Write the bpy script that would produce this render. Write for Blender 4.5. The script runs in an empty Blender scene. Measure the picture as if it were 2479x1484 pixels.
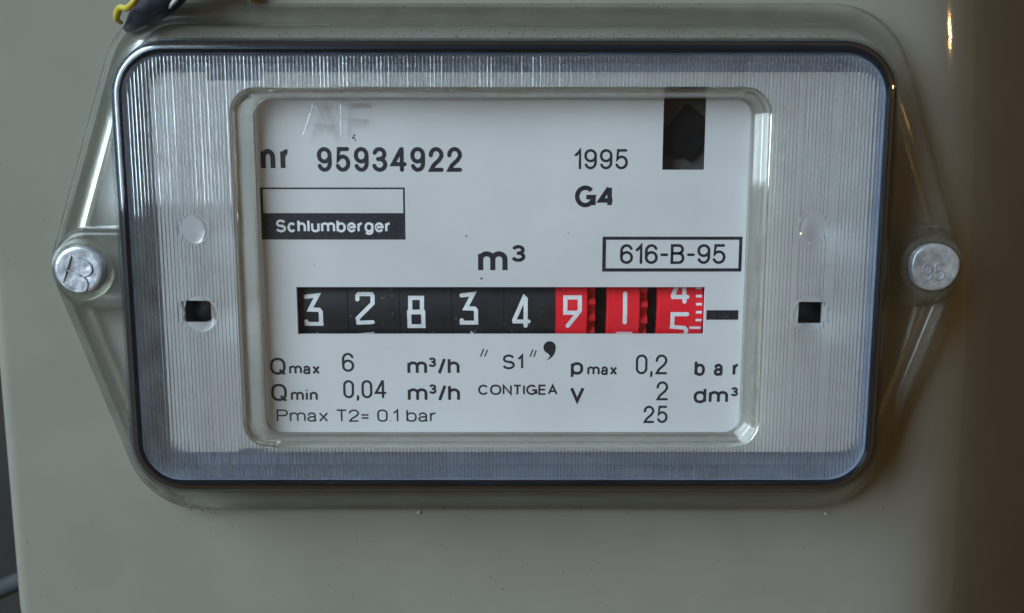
import bpy, bmesh, math, random
from mathutils import Vector

random.seed(7)
sc = bpy.context.scene
col = sc.collection
R = math.radians

# ---------------------------------------------------------------- camera, world, lamps, exposure
MM = 0.001
PITCH = R(8.3)
FPX, CX, CY = 2156.0, 1239.0, 742.0          # focal length and centre in pixels of a 2478 wide view of the photo
DIST = 0.0785 * FPX                          # mm from the lens to the dial along the axis
CAM = Vector((0, -DIST * math.cos(PITCH), DIST * math.sin(PITCH)))
cam = bpy.data.cameras.new('camera')
cam.sensor_width = 36
cam.lens = 36 * FPX / 2478
cam.clip_start = 0.005
cam.clip_end = 20
cam.dof.use_dof = True
cam.dof.focus_distance = DIST * MM
cam.dof.aperture_fstop = 18
camo = bpy.data.objects.new('camera', cam)
camo.location = CAM * MM
camo.rotation_euler = (R(90) - PITCH, 0, 0)
col.objects.link(camo)
sc.camera = camo

world = bpy.data.worlds.new('World')
sc.world = world
world.use_nodes = True
bg = world.node_tree.nodes['Background']
bg.inputs[0].default_value = (1.0, 0.64, 0.27, 1)
bg.inputs[1].default_value = 0.098

def area(name, loc, target, size, size_y, power, color):
    l = bpy.data.lights.new(name, 'AREA')
    l.shape = 'RECTANGLE'
    l.size, l.size_y, l.energy, l.color = size, size_y, power, color
    o = bpy.data.objects.new(name, l)
    o.location = loc
    o.rotation_euler = (Vector(target) - Vector(loc)).to_track_quat('-Z', 'Y').to_euler()
    col.objects.link(o)
    return o

area('window_light', (-1.55, -1.25, 0.95), (0, 0, 0.02), 1.25, 2.2, 83.0, (0.69, 0.87, 1.0))
area('warm_lamp_light', (0.82, -0.20, 0.20), (0.09, 0.01, 0.02), 0.03, 0.03, 0.30, (1.0, 0.56, 0.20))

vs = sc.view_settings
vs.view_transform = 'Standard'
vs.look = 'None'
vs.exposure = 0
vs.gamma = 1
vs.use_curve_mapping = False
sc.render.engine = 'CYCLES'
cy = sc.cycles
cy.max_bounces = 24
cy.transmission_bounces = 20
cy.transparent_max_bounces = 24
cy.diffuse_bounces = 4
cy.glossy_bounces = 6
cy.caustics_refractive = True
cy.caustics_reflective = True
cy.blur_glossy = 0.3
cy.sample_clamp_indirect = 14
cy.use_denoising = True

# ---------------------------------------------------------------- helpers
def P(x, y, Y=0.0):
    """pixel of the 2478-wide view -> (x, z) in mm on the vertical plane at depth Y"""
    ax = Vector((0, math.cos(PITCH), -math.sin(PITCH)))
    up = Vector((0, math.sin(PITCH), math.cos(PITCH)))
    d = ax + Vector((1, 0, 0)) * ((x - CX) / FPX) - up * ((y - CY) / FPX)
    s = (Y - CAM.y) / d.y
    p = CAM + d * s
    return p.x, p.z

def obj(name, verts, faces, mat, parent=None, smooth=False, kind=None, label=None):
    me = bpy.data.meshes.new(name)
    me.from_pydata([(a * MM, b * MM, c * MM) for a, b, c in verts], [], faces)
    me.materials.append(mat)
    if smooth:
        me.polygons.foreach_set('use_smooth', [True] * len(me.polygons))
    me.update()
    o = bpy.data.objects.new(name, me)
    col.objects.link(o)
    if parent:
        o.parent = parent
    if kind:
        o['kind'] = kind
    if label:
        o['label'] = label
    return o

def fix_normals(o):
    bm = bmesh.new()
    bm.from_mesh(o.data)
    bmesh.ops.remove_doubles(bm, verts=bm.verts, dist=1e-7)
    bmesh.ops.recalc_face_normals(bm, faces=bm.faces)
    bm.to_mesh(o.data)
    bm.free()
    return o

def sharp_smooth(o, angle=35):
    o.data.polygons.foreach_set('use_smooth', [True] * len(o.data.polygons))
    o.data.set_sharp_from_angle(angle=R(angle))
    return o

def rrect(x0, x1, z0, z1, r, n=10, side=1):
    """rounded rectangle loop, counter-clockwise, always 4*(n+side) points; side cuts the straight runs"""
    out = []
    for cx_, cz_, a0 in ((x1 - r, z1 - r, 0), (x0 + r, z1 - r, 90), (x0 + r, z0 + r, 180), (x1 - r, z0 + r, 270)):
        for k in range(n + 1):
            a = R(a0 + 90 * k / n)
            out.append((cx_ + r * math.cos(a), cz_ + r * math.sin(a)))
    if side > 1:
        full, m = [], len(out)
        for i, p in enumerate(out):
            full.append(p)
            if i % (n + 1) == n:
                q = out[(i + 1) % m]
                full += [(p[0] + (q[0] - p[0]) * k / side, p[1] + (q[1] - p[1]) * k / side) for k in range(1, side)]
        out = full
    return out

def offset(loop, d):
    """move a closed ccw loop outward by d"""
    n = len(loop)
    out = []
    for i in range(n):
        ax_, az = loop[i - 1]
        bx, bz = loop[i]
        cx_, cz = loop[(i + 1) % n]
        t1 = Vector((bx - ax_, bz - az))
        t2 = Vector((cx_ - bx, cz - bz))
        if t1.length < 1e-9: t1 = t2
        if t2.length < 1e-9: t2 = t1
        t1.normalize(); t2.normalize()
        n1 = Vector((t1.y, -t1.x)); n2 = Vector((t2.y, -t2.x))
        m = n1 + n2
        m.normalize()
        k = max(0.4, m.dot(n1))
        out.append((bx + m.x * d / k, bz + m.y * d / k))
    return out

def loft(name, loops, mat, parent=None, close=False, cap_first=False, cap_last=False, angle=35, kind=None, label=None):
    """loops: list of (loop2d, Y)"""
    n = len(loops[0][0])
    verts, faces = [], []
    for lp, Y in loops:
        verts += [(x, (Y if not callable(Y) else Y(x, z)), z) for x, z in lp]
    m = len(loops)
    for j in range(m if close else m - 1):
        a, b = j * n, ((j + 1) % m) * n
        for i in range(n):
            k = (i + 1) % n
            faces.append((a + i, a + k, b + k, b + i))
    if cap_first: faces.append(tuple(range(n - 1, -1, -1)))
    if cap_last: faces.append(tuple((m - 1) * n + i for i in range(n)))
    o = obj(name, verts, faces, mat, parent, kind=kind, label=label)
    fix_normals(o)
    sharp_smooth(o, angle)
    return o

def box(name, x0, x1, y0, y1, z0, z1, mat, parent=None, bevel=0.0):
    v = [(x, y, z) for x in (x0, x1) for y in (y0, y1) for z in (z0, z1)]
    f = [(0, 1, 3, 2), (4, 6, 7, 5), (0, 4, 5, 1), (2, 3, 7, 6), (0, 2, 6, 4), (1, 5, 7, 3)]
    o = obj(name, v, f, mat, parent)
    fix_normals(o)
    if bevel:
        bm = bmesh.new(); bm.from_mesh(o.data)
        bmesh.ops.bevel(bm, geom=list(bm.edges), offset=bevel * MM, segments=2, affect='EDGES', profile=0.5)
        bm.to_mesh(o.data); bm.free()
    return o

# ---------------------------------------------------------------- materials
def mat(name):
    m = bpy.data.materials.new(name)
    m.use_nodes = True
    return m, m.node_tree, m.node_tree.nodes['Principled BSDF']

def node(nt, kind, **kw):
    n = nt.nodes.new(kind)
    for k, v in kw.items():
        setattr(n, k, v)
    return n

def speckled(name, c1, c2, scale=200, rough=0.5, bump=0.0, bump_scale=900, spec=0.5, detail=4, lo=0.35, hi=0.65):
    m, nt, b = mat(name)
    tc = node(nt, 'ShaderNodeTexCoord')
    n = node(nt, 'ShaderNodeTexNoise')
    n.inputs['Scale'].default_value = scale
    n.inputs['Detail'].default_value = detail
    nt.links.new(tc.outputs['Object'], n.inputs['Vector'])
    r = node(nt, 'ShaderNodeValToRGB')
    r.color_ramp.elements[0].position, r.color_ramp.elements[0].color = lo, (*c1, 1)
    r.color_ramp.elements[1].position, r.color_ramp.elements[1].color = hi, (*c2, 1)
    nt.links.new(n.outputs['Fac'], r.inputs['Fac'])
    nt.links.new(r.outputs['Color'], b.inputs['Base Color'])
    b.inputs['Roughness'].default_value = rough
    b.inputs['Specular IOR Level'].default_value = spec
    if bump:
        n2 = node(nt, 'ShaderNodeTexNoise')
        n2.inputs['Scale'].default_value = bump_scale
        nt.links.new(tc.outputs['Object'], n2.inputs['Vector'])
        bp = node(nt, 'ShaderNodeBump')
        bp.inputs['Strength'].default_value = bump
        bp.inputs['Distance'].default_value = 0.0002
        nt.links.new(n2.outputs['Fac'], bp.inputs['Height'])
        nt.links.new(bp.outputs['Normal'], b.inputs['Normal'])
    return m

def glass(name, tint=(1, 1, 1), rough=0.0, ior=1.49, wear=0.0):
    m = bpy.data.materials.new(name)
    m.use_nodes = True
    nt = m.node_tree
    nt.nodes.clear()
    out = node(nt, 'ShaderNodeOutputMaterial')
    g = node(nt, 'ShaderNodeBsdfGlass')
    g.inputs['Color'].default_value = (*tint, 1)
    g.inputs['IOR'].default_value = ior
    g.inputs['Roughness'].default_value = rough
    if wear:
        tc = node(nt, 'ShaderNodeTexCoord')
        n = node(nt, 'ShaderNodeTexNoise')
        n.inputs['Scale'].default_value = 300
        n.inputs['Detail'].default_value = 6
        nt.links.new(tc.outputs['Object'], n.inputs['Vector'])
        bp = node(nt, 'ShaderNodeBump')
        bp.inputs['Strength'].default_value = wear
        bp.inputs['Distance'].default_value = 0.0004
        nt.links.new(n.outputs['Fac'], bp.inputs['Height'])
        nt.links.new(bp.outputs['Normal'], g.inputs['Normal'])
    nt.links.new(g.outputs[0], out.inputs[0])
    return m

def thin_clear(name, tint=(0.97, 0.98, 0.98), rough=0.03, ior=1.45, gloss=1.0):
    """a thin flat sheet of clear plastic: passes light straight, reflects by Fresnel"""
    m = bpy.data.materials.new(name)
    m.use_nodes = True
    nt = m.node_tree
    nt.nodes.clear()
    out = node(nt, 'ShaderNodeOutputMaterial')
    t = node(nt, 'ShaderNodeBsdfTransparent')
    t.inputs[0].default_value = (*tint, 1)
    g = node(nt, 'ShaderNodeBsdfGlossy')
    g.inputs['Roughness'].default_value = rough
    f = node(nt, 'ShaderNodeFresnel')
    f.inputs['IOR'].default_value = ior
    mul = node(nt, 'ShaderNodeMath', operation='MULTIPLY')
    mul.inputs[1].default_value = gloss
    nt.links.new(f.outputs[0], mul.inputs[0])
    mx = node(nt, 'ShaderNodeMixShader')
    nt.links.new(mul.outputs[0], mx.inputs[0])
    nt.links.new(t.outputs[0], mx.inputs[1])
    nt.links.new(g.outputs[0], mx.inputs[2])
    nt.links.new(mx.outputs[0], out.inputs[0])
    return m

def moulded_clear(name, tint=(0.97, 0.98, 0.98), straight=0.5, milky=0.04, rough=0.04, ior=1.49, gloss=1.0, wear=0.0):
    """moulded clear plastic: part passes straight through, part refracts, a little scatters in the haze of the plastic"""
    m = thin_clear(name, tint, rough, ior, gloss)
    nt = m.node_tree
    out = [n for n in nt.nodes if n.type == 'OUTPUT_MATERIAL'][0]
    thin = out.inputs[0].links[0].from_socket
    tc = node(nt, 'ShaderNodeTexCoord')
    n = node(nt, 'ShaderNodeTexNoise')
    n.inputs['Scale'].default_value = 260
    n.inputs['Detail'].default_value = 6
    nt.links.new(tc.outputs['Object'], n.inputs['Vector'])
    g = node(nt, 'ShaderNodeBsdfGlass')
    g.inputs['Color'].default_value = (*tint, 1)
    g.inputs['IOR'].default_value = ior
    g.inputs['Roughness'].default_value = rough
    if wear:
        bp = node(nt, 'ShaderNodeBump')
        bp.inputs['Strength'].default_value = wear
        bp.inputs['Distance'].default_value = 0.0004
        nt.links.new(n.outputs['Fac'], bp.inputs['Height'])
        nt.links.new(bp.outputs['Normal'], g.inputs['Normal'])
    mx = node(nt, 'ShaderNodeMixShader')
    mx.inputs[0].default_value = straight
    nt.links.new(g.outputs[0], mx.inputs[1])
    nt.links.new(thin, mx.inputs[2])
    d = node(nt, 'ShaderNodeBsdfDiffuse')
    d.inputs[0].default_value = (0.78, 0.82, 0.84, 1)
    tr = node(nt, 'ShaderNodeBsdfTranslucent')
    tr.inputs[0].default_value = (0.78, 0.82, 0.84, 1)
    dm = node(nt, 'ShaderNodeMixShader')
    nt.links.new(d.outputs[0], dm.inputs[1])
    nt.links.new(tr.outputs[0], dm.inputs[2])
    mr = node(nt, 'ShaderNodeMapRange')
    mr.inputs['From Min'].default_value = 0.3
    mr.inputs['From Max'].default_value = 0.7
    mr.inputs['To Min'].default_value = milky * 0.5
    mr.inputs['To Max'].default_value = milky * 1.6
    nt.links.new(n.outputs['Fac'], mr.inputs['Value'])
    mm = node(nt, 'ShaderNodeMixShader')
    nt.links.new(mr.outputs[0], mm.inputs[0])
    nt.links.new(mx.outputs[0], mm.inputs[1])
    nt.links.new(dm.outputs[0], mm.inputs[2])
    nt.links.new(mm.outputs[0], out.inputs[0])
    return m

M = {}
M['paint'] = speckled('beige_paint', (0.250, 0.243, 0.207), (0.270, 0.262, 0.224), 60, 0.065, 0.015, 1300)
M['dial'] = speckled('white_dial', (0.585, 0.585, 0.59), (0.665, 0.668, 0.685), 38, 0.5, 0.05, 1600, lo=0.25, hi=0.6)
M['ink'] = speckled('black_ink', (0.012, 0.012, 0.02), (0.03, 0.03, 0.045), 1500, 0.45, 0.1, 2500, lo=0.4, hi=0.7)
M['ink_thin'] = speckled('dark_ink', (0.012, 0.012, 0.02), (0.035, 0.035, 0.05), 1800, 0.5, 0.0, lo=0.4, hi=0.7)
M['housing'] = speckled('blue_grey_housing', (0.19, 0.235, 0.34), (0.25, 0.30, 0.42), 120, 0.5)
M['rim'] = speckled('dark_rim', (0.006, 0.009, 0.018), (0.012, 0.016, 0.028), 160, 0.35)
M['black'] = speckled('black_plastic', (0.008, 0.009, 0.014), (0.016, 0.016, 0.023), 300, 0.5)
M['dark_grey'] = speckled('dark_grey_metal', (0.06, 0.058, 0.055), (0.085, 0.082, 0.075), 200, 0.6)
M['soot'] = speckled('dull_black', (0.004, 0.004, 0.006), (0.010, 0.009, 0.009), 300, 0.9, spec=0.1)
M['red'] = speckled('red_plastic', (0.80, 0.012, 0.026), (0.88, 0.018, 0.034), 300, 0.45)
M['dark_red'] = speckled('dark_red_plastic', (0.60, 0.010, 0.02), (0.72, 0.014, 0.026), 300, 0.5)
M['digit'] = speckled('white_digit', (0.72, 0.75, 0.79), (0.84, 0.86, 0.88), 900, 0.5)
M['plug'] = speckled('grey_plug', (0.40, 0.43, 0.47), (0.62, 0.65, 0.70), 700, 0.34, 1.0, 420)
M['plug'].node_tree.nodes['Principled BSDF'].inputs['Metallic'].default_value = 0.45
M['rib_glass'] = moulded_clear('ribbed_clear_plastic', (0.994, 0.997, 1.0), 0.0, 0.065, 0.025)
M['shell_glass'] = moulded_clear('clear_plastic_shell', (0.92, 0.95, 0.97), 1.0, 0.002, 0.05, gloss=0.35)
M['frame_glass'] = moulded_clear('clear_plastic_frame', (0.93, 0.925, 0.89), 0.30, 0.05, 0.03)
M['flange_glass'] = moulded_clear('clear_plastic_flange', (0.965, 0.965, 0.93), 0.52, 0.07, 0.17, gloss=0.8, wear=0.12)
M['letter_glass'] = moulded_clear('moulded_letter_plastic', (0.96, 0.965, 0.97), 1.0, 0.12, 0.08, gloss=2.2)
M['pane'] = moulded_clear('clear_window_plastic', (0.985, 0.99, 0.99), 1.0, 0.010, 0.03)
M['sheet'] = moulded_clear('clear_sheet_plastic', (0.97, 0.98, 0.98), 1.0, 0.05, 0.10, gloss=0.45)
M['boss'] = moulded_clear('clear_boss_plastic', (0.96, 0.97, 0.98), 1.0, 0.012, 0.05, gloss=0.35)
def add_groove_shade(m):
    """dark lines of the rib optics, painted into the valleys between the ribs (mesh attribute 'groove')"""
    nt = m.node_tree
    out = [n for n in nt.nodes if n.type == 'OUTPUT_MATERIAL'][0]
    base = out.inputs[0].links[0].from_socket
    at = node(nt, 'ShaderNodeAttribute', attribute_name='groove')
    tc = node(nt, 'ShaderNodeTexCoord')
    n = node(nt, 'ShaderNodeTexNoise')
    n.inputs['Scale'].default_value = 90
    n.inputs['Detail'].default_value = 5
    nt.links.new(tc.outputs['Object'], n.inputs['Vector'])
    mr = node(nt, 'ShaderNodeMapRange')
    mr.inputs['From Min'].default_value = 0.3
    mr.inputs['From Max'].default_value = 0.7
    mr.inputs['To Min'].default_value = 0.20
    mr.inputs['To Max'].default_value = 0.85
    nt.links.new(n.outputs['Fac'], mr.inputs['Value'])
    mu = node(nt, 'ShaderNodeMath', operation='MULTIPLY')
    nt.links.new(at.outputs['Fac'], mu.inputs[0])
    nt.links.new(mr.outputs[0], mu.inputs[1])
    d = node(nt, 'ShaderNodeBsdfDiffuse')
    d.inputs[0].default_value = (0.05, 0.055, 0.06, 1)  # dark colour standing in for light the rib notches bend away
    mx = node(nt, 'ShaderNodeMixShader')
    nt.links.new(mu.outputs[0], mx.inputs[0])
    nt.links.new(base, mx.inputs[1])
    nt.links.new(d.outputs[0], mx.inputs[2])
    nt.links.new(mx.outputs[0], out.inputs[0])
add_groove_shade(M['rib_glass'])
M['wall'] = speckled('dark_wall', (0.012, 0.010, 0.010), (0.026, 0.022, 0.02), 25, 0.8)
M['cable'] = speckled('dark_blue_cable', (0.014, 0.017, 0.03), (0.026, 0.03, 0.048), 200, 0.65, 0.3, 400)
M['yellow'] = speckled('yellow_sleeve', (0.42, 0.33, 0.02), (0.55, 0.45, 0.04), 300, 0.4)
M['brown'] = speckled('brown_wire', (0.16, 0.08, 0.03), (0.25, 0.14, 0.06), 400, 0.4)
M['orange'] = speckled('orange_plastic', (0.55, 0.10, 0.03), (0.65, 0.14, 0.04), 200, 0.5)
M['grey'] = speckled('grey_metal', (0.028, 0.032, 0.038), (0.045, 0.05, 0.058), 200, 0.8)
M['white_cord'] = speckled('pale_cord', (0.55, 0.58, 0.60), (0.68, 0.70, 0.72), 400, 0.2)
M['dust'] = speckled('pale_dust', (0.35, 0.33, 0.28), (0.6, 0.58, 0.52), 900, 0.8)
M['dirt'] = speckled('brown_dirt', (0.03, 0.022, 0.012), (0.10, 0.07, 0.03), 900, 0.8)

# ---------------------------------------------------------------- stroke lettering
def arc(cx_, cy_, rx, ry, a0, a1, n=12):
    return [(cx_ + rx * math.cos(R(a0 + (a1 - a0) * k / n)), cy_ + ry * math.sin(R(a0 + (a1 - a0) * k / n))) for k in range(n + 1)]

X = 0.735     # x height
def stadium(x0, x1, y0, y1, ry=0.3):
    c = (x0 + x1) / 2; rx = (x1 - x0) / 2
    return ['c'] + arc(c, y1 - ry, rx, ry, 0, 180) + arc(c, y0 + ry, rx, ry, 180, 360)

def bowl(x0, x1, y0, y1, n=26):
    """closed superellipse, a Helvetica-like o"""
    out = ['c']
    for k in range(n):
        a = 2 * math.pi * k / n
        c_, s_ = math.cos(a), math.sin(a)
        e = 0.84
        out.append(((x0 + x1) / 2 + (x1 - x0) / 2 * math.copysign(abs(c_) ** e, c_), (y0 + y1) / 2 + (y1 - y0) / 2 * math.copysign(abs(s_) ** e, s_)))
    return out

def glyphs():
    g = {}
    g['0'] = (0.56, [stadium(0, 1, 0, 1, 0.27)])
    g['1'] = (0.30, [[(0, 0.74), (0.35, 0.80), (1, 1), (1, 0)]])
    g['2'] = (0.56, [[(0.0, 0.70)] + arc(0.5, 0.71, 0.5, 0.29, 175, -12, 14) + [(0.78, 0.47), (0.25, 0.22), (0.02, 0), (1, 0)]])
    g['3'] = (0.56, [arc(0.48, 0.76, 0.46, 0.24, 165, -90, 14) + [(0.34, 0.52)], [(0.34, 0.52)] + arc(0.48, 0.26, 0.52, 0.26, 90, -165, 16)])
    g['4'] = (0.60, [[(0.76, 0), (0.76, 1)], [(0.70, 0.985), (0.0, 0.27), (1, 0.27)]])
    g['5'] = (0.56, [[(0.92, 1), (0.14, 1), (0.05, 0.50)] + arc(0.48, 0.32, 0.52, 0.32, 140, -155, 16)])
    g['6'] = (0.56, [stadium(0, 1, 0, 0.60, 0.28), [(0, 0.3), (0, 0.66)] + arc(0.5, 0.68, 0.5, 0.32, 180, 25, 12)])
    g['9'] = (0.56, [stadium(0, 1, 0.40, 1, 0.28), [(1, 0.7), (1, 0.34)] + arc(0.5, 0.32, 0.5, 0.32, 0, -155, 12)])
    g['8'] = (0.56, [stadium(0.06, 0.94, 0.52, 1, 0.22), stadium(0, 1, 0, 0.52, 0.25)])
    g[','] = (0.14, [[(0.6, 0.06), (0.7, -0.02), (0.2, -0.16)]])
    g['.'] = (0.10, [[(0.5, -0.0), (0.5, 0.06)]])
    g['-'] = (0.34, [[(0, 0.46), (1, 0.46)]])
    g['='] = (0.46, [[(0, 0.28), (1, 0.28)], [(0, 0.56), (1, 0.56)]])
    g['/'] = (0.36, [[(0, -0.02), (1, 1.02)]])
    g['n'] = (0.52, [[(0, 0), (0, X)], [(0, X * 0.66)] + arc(0.5, X * 0.64, 0.5, X * 0.36, 165, 0, 10) + [(1, 0)]])
    g['h'] = (0.52, [[(0, 0), (0, 1)], [(0, X * 0.66)] + arc(0.5, X * 0.64, 0.5, X * 0.36, 165, 0, 10) + [(1, 0)]])
    g['r'] = (0.35, [[(0, 0), (0, X)], [(0, X * 0.56)] + arc(0.84, X * 0.52, 0.84, X * 0.46, 165, 90, 8) + [(1.0, X * 0.975)]])
    g['u'] = (0.52, [[(1, X), (1, 0)], [(1, X * 0.34)] + arc(0.5, X * 0.36, 0.5, X * 0.36, -15, -180, 10) + [(0, X)]])
    g['m'] = (0.86, [[(0, 0), (0, X)], [(0, X * 0.66)] + arc(0.25, X * 0.68, 0.25, X * 0.32, 165, 0, 8) + [(0.5, 0)], [(0.5, X * 0.66)] + arc(0.75, X * 0.68, 0.25, X * 0.32, 165, 0, 8) + [(1, 0)]])
    g['i'] = (0.10, [[(0.5, 0), (0.5, X)], [(0.5, 0.92), (0.5, 1.03)]])
    g['l'] = (0.10, [[(0.5, 0), (0.5, 1)]])
    g['a'] = (0.54, [[(0, X * 0.74)] + arc(0.44, X * 0.70, 0.40, X * 0.30, 170, 0, 10) + [(0.84, X * 0.18)] + arc(0.98, X * 0.14, 0.14, X * 0.14, 180, 270, 4),
                      [(0.84, X * 0.56), (0.42, X * 0.52)] + arc(0.36, X * 0.26, 0.36, X * 0.26, 100, 270, 8) + arc(0.40, X * 0.30, 0.44, X * 0.30, 275, 350, 6)])
    g['b'] = (0.56, [[(0, 0), (0, 1)], bowl(0, 1, 0, X)])
    g['d'] = (0.56, [[(1, 0), (1, 1)], bowl(0, 1, 0, X)])
    g['p'] = (0.56, [[(0, -0.27), (0, X)], bowl(0, 1, 0, X)])
    g['g'] = (0.54, [bowl(0, 1, 0, X), [(1, X), (1, 0)] + arc(0.5, -0.02, 0.5, 0.23, 0, -155, 10)])
    g['e'] = (0.54, [[(0, X * 0.52), (1, X * 0.52)] + arc(0.5, X * 0.52, 0.5, X * 0.48, 0, 180, 12) + arc(0.5, X * 0.46, 0.5, X * 0.46, 180, 330, 10)])
    g['c'] = (0.52, [arc(0.5, X * 0.5, 0.5, X * 0.5, 38, 322, 18)])
    g['x'] = (0.50, [[(0, 0), (1, X)], [(0, X), (1, 0)]])
    g['Q'] = (0.78, [bowl(0, 1, 0, 1, 30), [(0.62, 0.26), (1.02, -0.06)]])
    g['O'] = (0.78, [bowl(0, 1, 0, 1, 30)])
    g['G'] = (0.76, [arc(0.5, 0.5, 0.5, 0.5, 42, 330, 22)[:-1] + [(0.93, 0.26), (1, 0.46), (0.56, 0.46)], [(1, 0.46), (1, 0.0)]])
    g['C'] = (0.74, [arc(0.5, 0.5, 0.5, 0.5, 38, 322, 20)])
    g['S'] = (0.62, [arc(0.5, 0.74, 0.46, 0.26, 20, 250, 14)[:-1] + [(0.30, 0.54), (0.72, 0.45)] + arc(0.5, 0.26, 0.5, 0.26, 62, -165, 14)])
    g['P'] = (0.62, [[(0, 0), (0, 1), (0.6, 1)] + arc(0.62, 0.75, 0.38, 0.25, 90, -90, 10) + [(0, 0.5)]])
    g['B'] = (0.60, [['c', (0, 0), (0, 1), (0.55, 1)] + arc(0.58, 0.77, 0.36, 0.23, 90, -90, 10) + [(0.0, 0.54), (0.58, 0.54)] + arc(0.62, 0.27, 0.38, 0.27, 90, -90, 10)])
    g['T'] = (0.60, [[(0, 1), (1, 1)], [(0.5, 1), (0.5, 0)]])
    g['N'] = (0.64, [[(0, 0), (0, 1), (1, 0), (1, 1)]])
    g['I'] = (0.10, [[(0.5, 0), (0.5, 1)]])
    g['E'] = (0.56, [[(1, 1), (0, 1), (0, 0), (1, 0)], [(0, 0.52), (0.92, 0.52)]])
    g['A'] = (0.68, [[(0, 0), (0.5, 1), (1, 0)], [(0.16, 0.34), (0.84, 0.34)]])
    g['V'] = (0.64, [[(0, 1), (0.5, 0), (1, 1)]])
    return g
G = glyphs()

def ribbon(pts, w, rounded, closed):
    """flat ribbon round a polyline: (verts2d, faces)"""
    p = [Vector(q) for q in pts]
    q = [p[0]]
    for a in p[1:]:
        if (a - q[-1]).length > 1e-6: q.append(a)
    if closed and (q[0] - q[-1]).length < 1e-6: q.pop()
    n = len(q)
    L, Rr = [], []
    for i in range(n):
        if closed:
            t1, t2 = q[i] - q[i - 1], q[(i + 1) % n] - q[i]
        else:
            t1 = q[i] - q[i - 1] if i else q[1] - q[0]
            t2 = q[i + 1] - q[i] if i < n - 1 else q[i] - q[i - 1]
        t1, t2 = t1.normalized(), t2.normalized()
        n1, n2 = Vector((-t1.y, t1.x)), Vector((-t2.y, t2.x))
        m = n1 + n2
        if m.length < 1e-6: m = n1
        m.normalize()
        k = 1 / max(0.42, m.dot(n1))
        L.append(q[i] + m * (w / 2 * k)); Rr.append(q[i] - m * (w / 2 * k))
    verts = [tuple(v) for v in L] + [tuple(v) for v in Rr]
    faces = [(i, n + i, n + i + 1, i + 1) for i in range(n - 1)]
    if closed: faces.append((n - 1, 2 * n - 1, n, 0))
    if rounded and not closed:
        for end, d in ((0, q[0] - q[1]), (n - 1, q[-1] - q[-2])):
            a0 = math.atan2(d.y, d.x)
            base = len(verts)
            verts.append(tuple(q[end]))
            for k in range(9):
                a = a0 - math.pi / 2 + math.pi * k / 8
                verts.append((q[end].x + w / 2 * math.cos(a), q[end].y + w / 2 * math.sin(a)))
            faces += [(base, base + k, base + k + 1) for k in range(1, 9)]
    return verts, faces

def layout(text, w, gap, wscale=1.0):
    """strokes in cap-height units, laid out left to right; returns strokes, total width. '^' raises and shrinks the next glyph"""
    x, out, sup = 0.0, [], False
    for ch in text:
        if ch == '^': sup = True; continue
        if ch == ' ': x += 0.50; continue
        W, strokes = G[ch]
        W = max(W * wscale, w)
        s = 0.58 if sup else 1.0
        y0 = 0.44 if sup else 0.0
        ww = w * (0.78 if sup else 1.0)
        for st in strokes:
            closed = st[0] == 'c'
            pts = st[1:] if closed else st
            out.append((closed, ww, [(x + (ww / 2 + u * max(W * s - ww, 0)), y0 + ww / 2 + v * (s - ww)) for u, v in pts]))
        x += W * s + gap
        sup = False
    return out, x - gap

def text(name, body, x0, x1, ytop, ybase, stroke, parent, Y=-0.02, material=None, gap=0.17, rounded=False, wscale=1.0, label=None):
    """lettering whose capitals fill the pixel box x0..x1, ytop..ybase (stroke in pixels) on the plane Y"""
    ax_, az = P(x0, ybase, Y); bx, bz = P(x1, ybase, Y); tx, tz = P(x0, ytop, Y)
    cap = tz - az
    w = stroke * 0.0785 / cap
    n_gap = max(len(body.replace('^', '').replace(' ', '')) - 1, 0)
    fixed = n_gap * gap + 0.50 * body.count(' ')
    w1 = layout(body, w, gap, 1.0)[1]
    wscale = max(0.5, ((bx - ax_) / cap - fixed) / (w1 - fixed))   # widen the letters, not their strokes
    strokes, width = layout(body, w, gap, wscale)
    kx = (bx - ax_) / width
    verts, faces = [], []
    for i, (closed, ww, pts) in enumerate(strokes):
        v, f = ribbon([(u * kx, t * cap) for u, t in pts], ww * cap, rounded, closed)
        b = len(verts)
        verts += [(ax_ + u, Y - 0.0015 * (i % 7), az + t) for u, t in v]
        faces += [tuple(b + k for k in q) for q in f]
    return obj(name, verts, faces, material or M['ink'], parent, label=label)

def rect(x0, x1, y0, y1, Y):
    ax_, az = P(x0, y1, Y); bx, bz = P(x1, y0, Y)
    return ax_, bx, az, bz

def quadsheet(name, r, Y, material, parent, hole=None):
    x0, x1, z0, z1 = r
    if not hole:
        return obj(name, [(x0, Y, z0), (x1, Y, z0), (x1, Y, z1), (x0, Y, z1)], [(0, 1, 2, 3)], material, parent)
    a, b, c, d = hole
    v = [(x0, Y, z0), (x1, Y, z0), (x1, Y, z1), (x0, Y, z1), (a, Y, c), (b, Y, c), (b, Y, d), (a, Y, d)]
    return obj(name, v, [(0, 1, 5, 4), (1, 2, 6, 5), (2, 3, 7, 6), (3, 0, 4, 7)], material, parent)

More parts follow.
